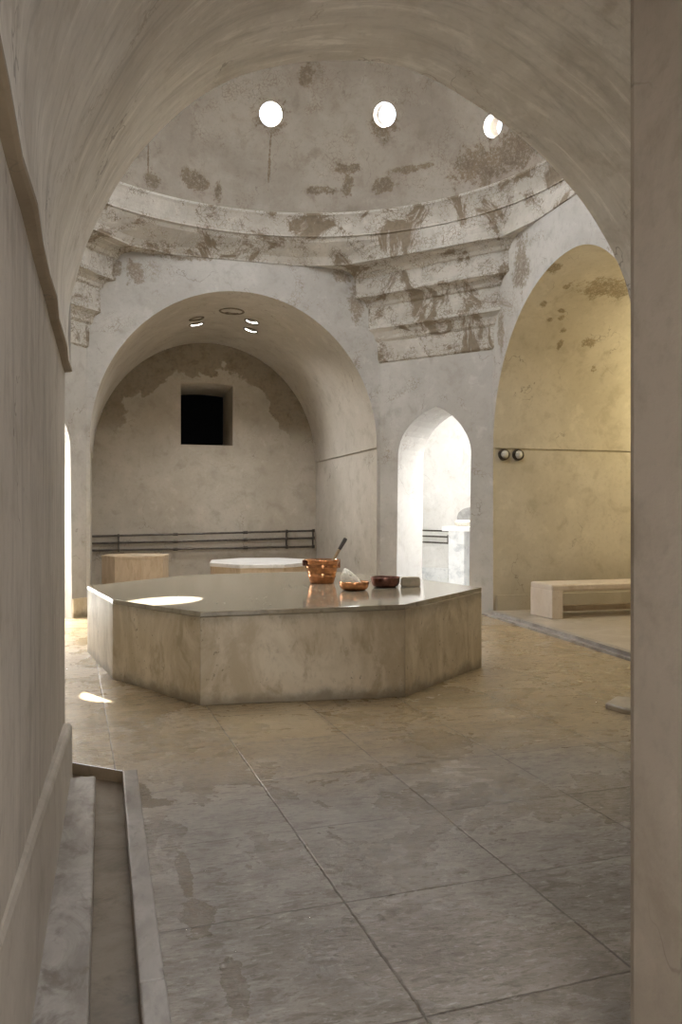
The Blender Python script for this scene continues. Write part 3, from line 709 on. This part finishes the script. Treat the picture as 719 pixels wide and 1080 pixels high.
# ------- furniture in the back alcove
def octo(r, rot): return [(r * cos(rot + pi / 4 * i), r * sin(rot + pi / 4 * i)) for i in range(8)]
TH0 = -radians(16.17)
st = thing('stool', 'small octagonal tan stone stool in the back alcove under the pipes', 'stool', (.395, 10.61, 0), TH0)
ap = .385 / cos(pi / 8)
bm = bmesh.new(); prism(bm, octo(ap * .985, pi / 8), 0, .585); frombm('body', bm, M['stool'], st, bevel=.004)
bm = bmesh.new(); prism(bm, octo(ap, pi / 8), .585, .622); frombm('seat', bm, M['stool'], st, bevel=.006)
pl = thing('low_table', 'low wide octagonal stone table with sunlit white painted on its top in the back alcove', 'table', (2.03, 10.87, 0), TH0 + .12)
ap = .665 / cos(pi / 8)
bm = bmesh.new(); prism(bm, [(x, y * 1.15) for x, y in octo(ap * .98, pi / 8)], 0, .455); frombm('body', bm, M['stool'], pl, bevel=.004)
bm = bmesh.new(); prism(bm, [(x, y * 1.15) for x, y in octo(ap, pi / 8)], .455, .503); frombm('top', bm, M['plinth_top'], pl, bevel=.006)  # sunlight on this top is put into its white colour
for x_ in (0,): pass
# pipes on the end wall
pp = thing('wall_pipes', 'three dark horizontal pipes bracketed along the end wall of the back alcove', 'pipes', (1.55, bD, .72))
zs = ((.083, .145), (-.02, .03), (-.125, -.105))
for za, zb in zs:
    bm = bmesh.new(); N_ = 16; pr0 = None
    tube(bm, (-1.70, -.06, za), (1.66, -.06, zb), .0155, 12)
    for cxp in (-.5, .56): 
        zc = za + (zb - za) * (cxp + 1.7) / 3.36
        tube(bm, (cxp - .035, -.06, zc), (cxp + .035, -.06, zc), .024, 12)
    frombm('pipe', bm, M['pipe'], pp)
for cxp in (-1.325, 1.215, 1.645):
    bm = bmesh.new()
    boxbm(bm, (cxp - .010, -.03, -.145 + .02 * (cxp > 0)), (cxp + .010, .0, .115 + .05 * (cxp > 0)))
    for za, zb in zs:
        zc = za + (zb - za) * (cxp + 1.7) / 3.36
        boxbm(bm, (cxp - .014, -.082, zc - .025), (cxp + .014, -.0, zc + .025))
    frombm('bracket', bm, M['pipe'], pp, bevel=.004)
# small round light wells in the back vault: three open, three blocked
wells = [(1.18, 10.88, 0), (1.22, 11.25, 1), (1.59, 10.52, 0), (1.91, 10.84, 1), (1.97, 11.29, 1)]
M['well'] = simple('dark well mouth', (.17, .14, .10), .8, 0, .4, 20)
labels = ['dark blocked round light well left of centre in the back vault', 'bright round light well left of centre in the back vault', 'large dark blocked light well at the crown of the back vault', 'bright round light well right of the crown, nearer the arch', 'bright round light well right of the crown, nearer the end wall']
gl = NT('daylit well glass'); gl.b.inputs['Base Color'].default_value = (.9, .9, .9, 1); gl.b.inputs['Emission Color'].default_value = (1, .99, .96, 1); gl.b.inputs['Emission Strength'].default_value = 6
M['well_glass'] = gl.m
for (x, y, lit), lab in zip(wells, labels):
    z = bS + bk * sqrt(br * br - (x - bc) ** 2)
    nrm = Vector((-(x - bc), 0, -(z - bS) / bk ** 2)).normalized()
    t = thing('light_well', lab, 'light well', Vector((x, y, z)), 0, 'light wells in the back vault')
    t.rotation_euler = nrm.to_track_quat('Z', 'Y').to_euler()
    r = .17 if (y < 10.6) else .105
    bm = bmesh.new(); lathe(bm, [(r * .78, .001), (r * .8, .012), (r * .95, .014), (r, .004), (r, -.03)], 32); frombm('rim', bm, M['well'], t, smooth=True)
    bm = bmesh.new(); lathe(bm, [(0, -.001), (r * .4, .0), (r * .79, .004)], 32); frombm('lens', bm, M['well_glass'] if lit else M['well'], t, smooth=True)
    if lit: area('well_daylight', Vector((x, y, z)) + nrm * .03, (.05, -.15, -1), r * 1.4, 9.5, (1, .98, .95), spread=120)

# ------- bench in the right alcove
bn = thing('bench', 'long pale marble bench with rounded edges standing in the lamp-tinted right alcove', 'bench', (5.9, 7.75, ZA))
def rbox(lo, hi, bev, nm, mat=M['bench']):
    bm = bmesh.new(); boxbm(bm, lo, hi); return frombm(nm, bm, mat, bn, bevel=bev, seg=4)
bL, bR_, bF, bB = -1.44, 1.5, -.20, .25
rbox((bL, bF, .285), (bR_, bB, .36), .022, 'seat')
rbox((bL + .001, bF + .001, 0), (bL + .13, bB - .001, .30), .008, 'leg')
rbox((bR_ - .13, bF + .001, 0), (bR_ - .001, bB - .001, .30), .008, 'leg')
rbox((bL + .13, bB - .10, .03), (bR_ - .13, bB - .04, .09), .006, 'stretcher')
# ------- two round bulkhead lamps
def lamp(x, lab):
    t = thing('wall_lamp', lab, 'wall lamp', (x, rc + rr + rec, 1.805)); t.rotation_euler = (pi / 2, 0, 0)
    bm = bmesh.new(); lathe(bm, [(.066, 0), (.066, .03), (.062, .04), (.050, .044), (.050, .02)], 36); frombm('rim', bm, M['pipe'], t, smooth=False)
    bm = bmesh.new(); lathe(bm, [(.050, .025), (.045, .042), (.03, .056), (.012, .062), (0, .063)], 36); frombm('lens', bm, M['glass_lens'], t, smooth=True)
    return t
lamp(4.345, 'round dark rimmed wall lamp nearer the corner, under the ledge of the right alcove')
lamp(4.522, 'round dark rimmed wall lamp farther from the corner, under the ledge of the right alcove')

# ------- furnishings in the right cell (local frame: s along the corner face, t outwards)
ca = atan2(DU[1], DU[0])
def cellp(s, t, z=0.0): x, y = fr(A, DU, DN, s, t); return (x, y, z)
Z0 = .012
ct = thing('marble_counter', 'white marble shelf on a veined upright, seen through the pointed doorway', 'counter', cellp(.17, 1.98, Z0), ca)
def ctb(lo, hi, nm, m, bv=.006):
    bm = bmesh.new(); boxbm(bm, lo, hi); frombm(nm, bm, m, ct, bevel=bv)
ctb((-.26, -.22, .875), (.45, .30, .945), 'top', M['plinth_top'])
ctb((-.19, -.16, 0), (.06, .26, .874), 'upright', M['white'])
bk_ = thing('headstone', 'round topped grey stone panel standing on the counter against the cell wall', 'stone panel', cellp(.12, 2.265, Z0 + .945), ca)
bm = bmesh.new()
arcp = [(.23 * cos(pi * i / 24), .12 + .15 * sin(pi * i / 24)) for i in range(25)] + [(-.23, 0), (.23, 0)]
f0 = [bm.verts.new((x, 0, z)) for x, z in arcp]; f1 = [bm.verts.new((x, .03, z)) for x, z in arcp]
bm.faces.new(f0); bm.faces.new(f1[::-1])
for i in range(len(f0)): j = (i + 1) % len(f0); bm.faces.new((f0[i], f1[i], f1[j], f0[j]))
frombm('panel', bm, M['headstone'], bk_, bevel=.004, seg=1)
tw = thing('rolled_towel', 'rolled cream towel lying on the marble shelf inside the doorway', 'towel', cellp(.20, 1.95, Z0 + .945 + .044), ca)
bm = bmesh.new(); tube(bm, (-.16, 0, 0), (.16, 0, 0), .044, 24)
frombm('roll', bm, M['towel'], tw, bevel=.012, seg=3)
bm = bmesh.new()
pv = None
for i in range(60):
    a = i * .3; r = .006 + .036 * i / 60; v = (bm.verts.new((-.163, r * cos(a), r * sin(a))), bm.verts.new((-.158, (r + .003) * cos(a), (r + .003) * sin(a))))
    if pv: bm.faces.new((pv[0], v[0], v[1], pv[1]))
    pv = v
frombm('spiral_edge', bm, M['soap'], tw)
cp = thing('cell_pipes', 'three short dark pipes on the white cell wall beside the marble shelf', 'pipes', cellp(-.6, 2.30, .80), ca)
for k, (z, e1) in enumerate(((.085, .36), (.0, .42), (-.09, .42))):
    bm = bmesh.new(); tube(bm, (-.16, -.05, z), (e1, -.05, z - .01), .012, 10); tube(bm, (e1, -.05, z - .01), (e1, .0, z - .01), .016, 10)
    frombm('pipe', bm, M['pipe'], cp)
bm = bmesh.new(); boxbm(bm, (.325, -.03, -.115), (.35, 0, .02)); frombm('bracket', bm, M['pipe'], cp, bevel=.003)
# low ledge along the cell wall
bm = bmesh.new(); prism(bm, [fr(A, DU, DN, s, t) for s, t in ((-.78, 2.2), (-.22, 2.2), (-.22, 2.30), (-.78, 2.30))], 0, .33); frombm('trim_10', bm, M['white'], kind='structure', bevel=.005)

# ------- water beads left on floor and slab
bm = bmesh.new(); rnd = random.Random(11)
def bead(x, y, z, r):
    k = 6; c_ = bm.verts.new((x, y, z + r * .55)); ring = [bm.verts.new((x + r * cos(2 * pi * i / k), y + r * sin(2 * pi * i / k), z)) for i in range(k)]
    mid = [bm.verts.new((x + r * .7 * cos(2 * pi * i / k), y + r * .7 * sin(2 * pi * i / k), z + r * .42)) for i in range(k)]
    for i in range(k):
        j = (i + 1) % k; bm.faces.new((ring[i], ring[j], mid[j], mid[i])); bm.faces.new((mid[i], mid[j], c_))
for cxb, cyb, sx, sy, cnt in ((3.15, 6.0, .35, .6, 120), (.32, 2.1, .06, .25, 50), (.62, 2.2, .1, .1, 20), (-.15, 5.9, .2, .7, 60), (1.4, 3.1, .1, .1, 14), (2.6, 4.6, .5, .4, 40)):
    for _ in range(cnt):
        x, y = rnd.gauss(cxb, sx), rnd.gauss(cyb, sy)
        bead(x, y, 0.0005, rnd.uniform(.003, .008))
wm = NT('water'); wm.set(Base_Color=(.85, .87, .88), Roughness=.03, IOR=1.33, Transmission_Weight=.9)
wb = frombm('water_droplets', bm, wm.m, kind='stuff', smooth=True); wb['label'] = 'scattered drops of water lying on the wet stone floor'; wb['category'] = 'water'
bm = bmesh.new()
for cxb, cyb, sx, sy, cnt in ((2.15, 6.5, .25, .12, 70), (1.5, 6.3, .15, .25, 40), (1.1, 5.3, .4, .25, 30)):
    for _ in range(cnt):
        x, y = rnd.gauss(cxb, sx), rnd.gauss(cyb, sy)
        if min(hypot(x - a_, y - b_) for a_, b_ in ((1.72, 6.49), (1.782, 5.80), (2.067, 5.92), (2.265, 5.90))) < .22: continue
        bead(x, y, ztop(x) + .0003, rnd.uniform(.003, .007))
wb = frombm('water_droplets', bm, wm.m, kind='stuff', smooth=True); wb['label'] = 'scattered drops of water lying on top of the octagonal slab'; wb['category'] = 'water'

# ------- sun, warm lamp, added entrance fill
sp = bpy.data.lights.new('sun_beam', 'SPOT'); sp.energy = 18000; sp.spot_size = radians(4.0); sp.spot_blend = .12; sp.shadow_soft_size = .015; sp.color = (1, .975, .93)
d, r = dirs[13]
o = bpy.data.objects.new('sun_beam', sp); C.objects.link(o)
tgt = Vector((.40, 5.66, .555)); src = DC + d * (DR + .10); o.location = src
o.rotation_euler = (tgt - src).to_track_quat('-Z', 'Y').to_euler()
wl = bpy.data.lights.new('alcove_lamp', 'POINT'); wl.energy = 50; wl.color = (1, .84, .50); wl.shadow_soft_size = .12
o = bpy.data.objects.new('alcove_lamp', wl); C.objects.link(o); o.location = (6.7, 7.3, 2.75)
area('entrance_fill', (.45, -1.45, 1.35), (0, 1, -.02), 1.15, 54, (1.0, .97, .93), 'RECTANGLE', 2.1)  # added fill lamp behind the viewer, no opening stands there

# ------- camera
cam = bpy.data.cameras.new('camera'); co = bpy.data.objects.new('camera', cam); C.objects.link(co)
cam.sensor_fit = 'HORIZONTAL'; cam.sensor_width = 36; cam.lens = 866.18 / 719 * 36; cam.clip_start = .02
cam.shift_y = .64 / 719
co.location = (0, 0, 1.15); co.rotation_euler = (pi / 2, 0, TH0); scn.camera = co
scn.view_settings.view_transform = 'Standard'; scn.view_settings.look = 'None'; scn.view_settings.exposure = 0.56; scn.view_settings.gamma = 1; scn.view_settings.use_curve_mapping = False
scn.cycles.max_bounces = 10; scn.cycles.diffuse_bounces = 7; scn.cycles.glossy_bounces = 4
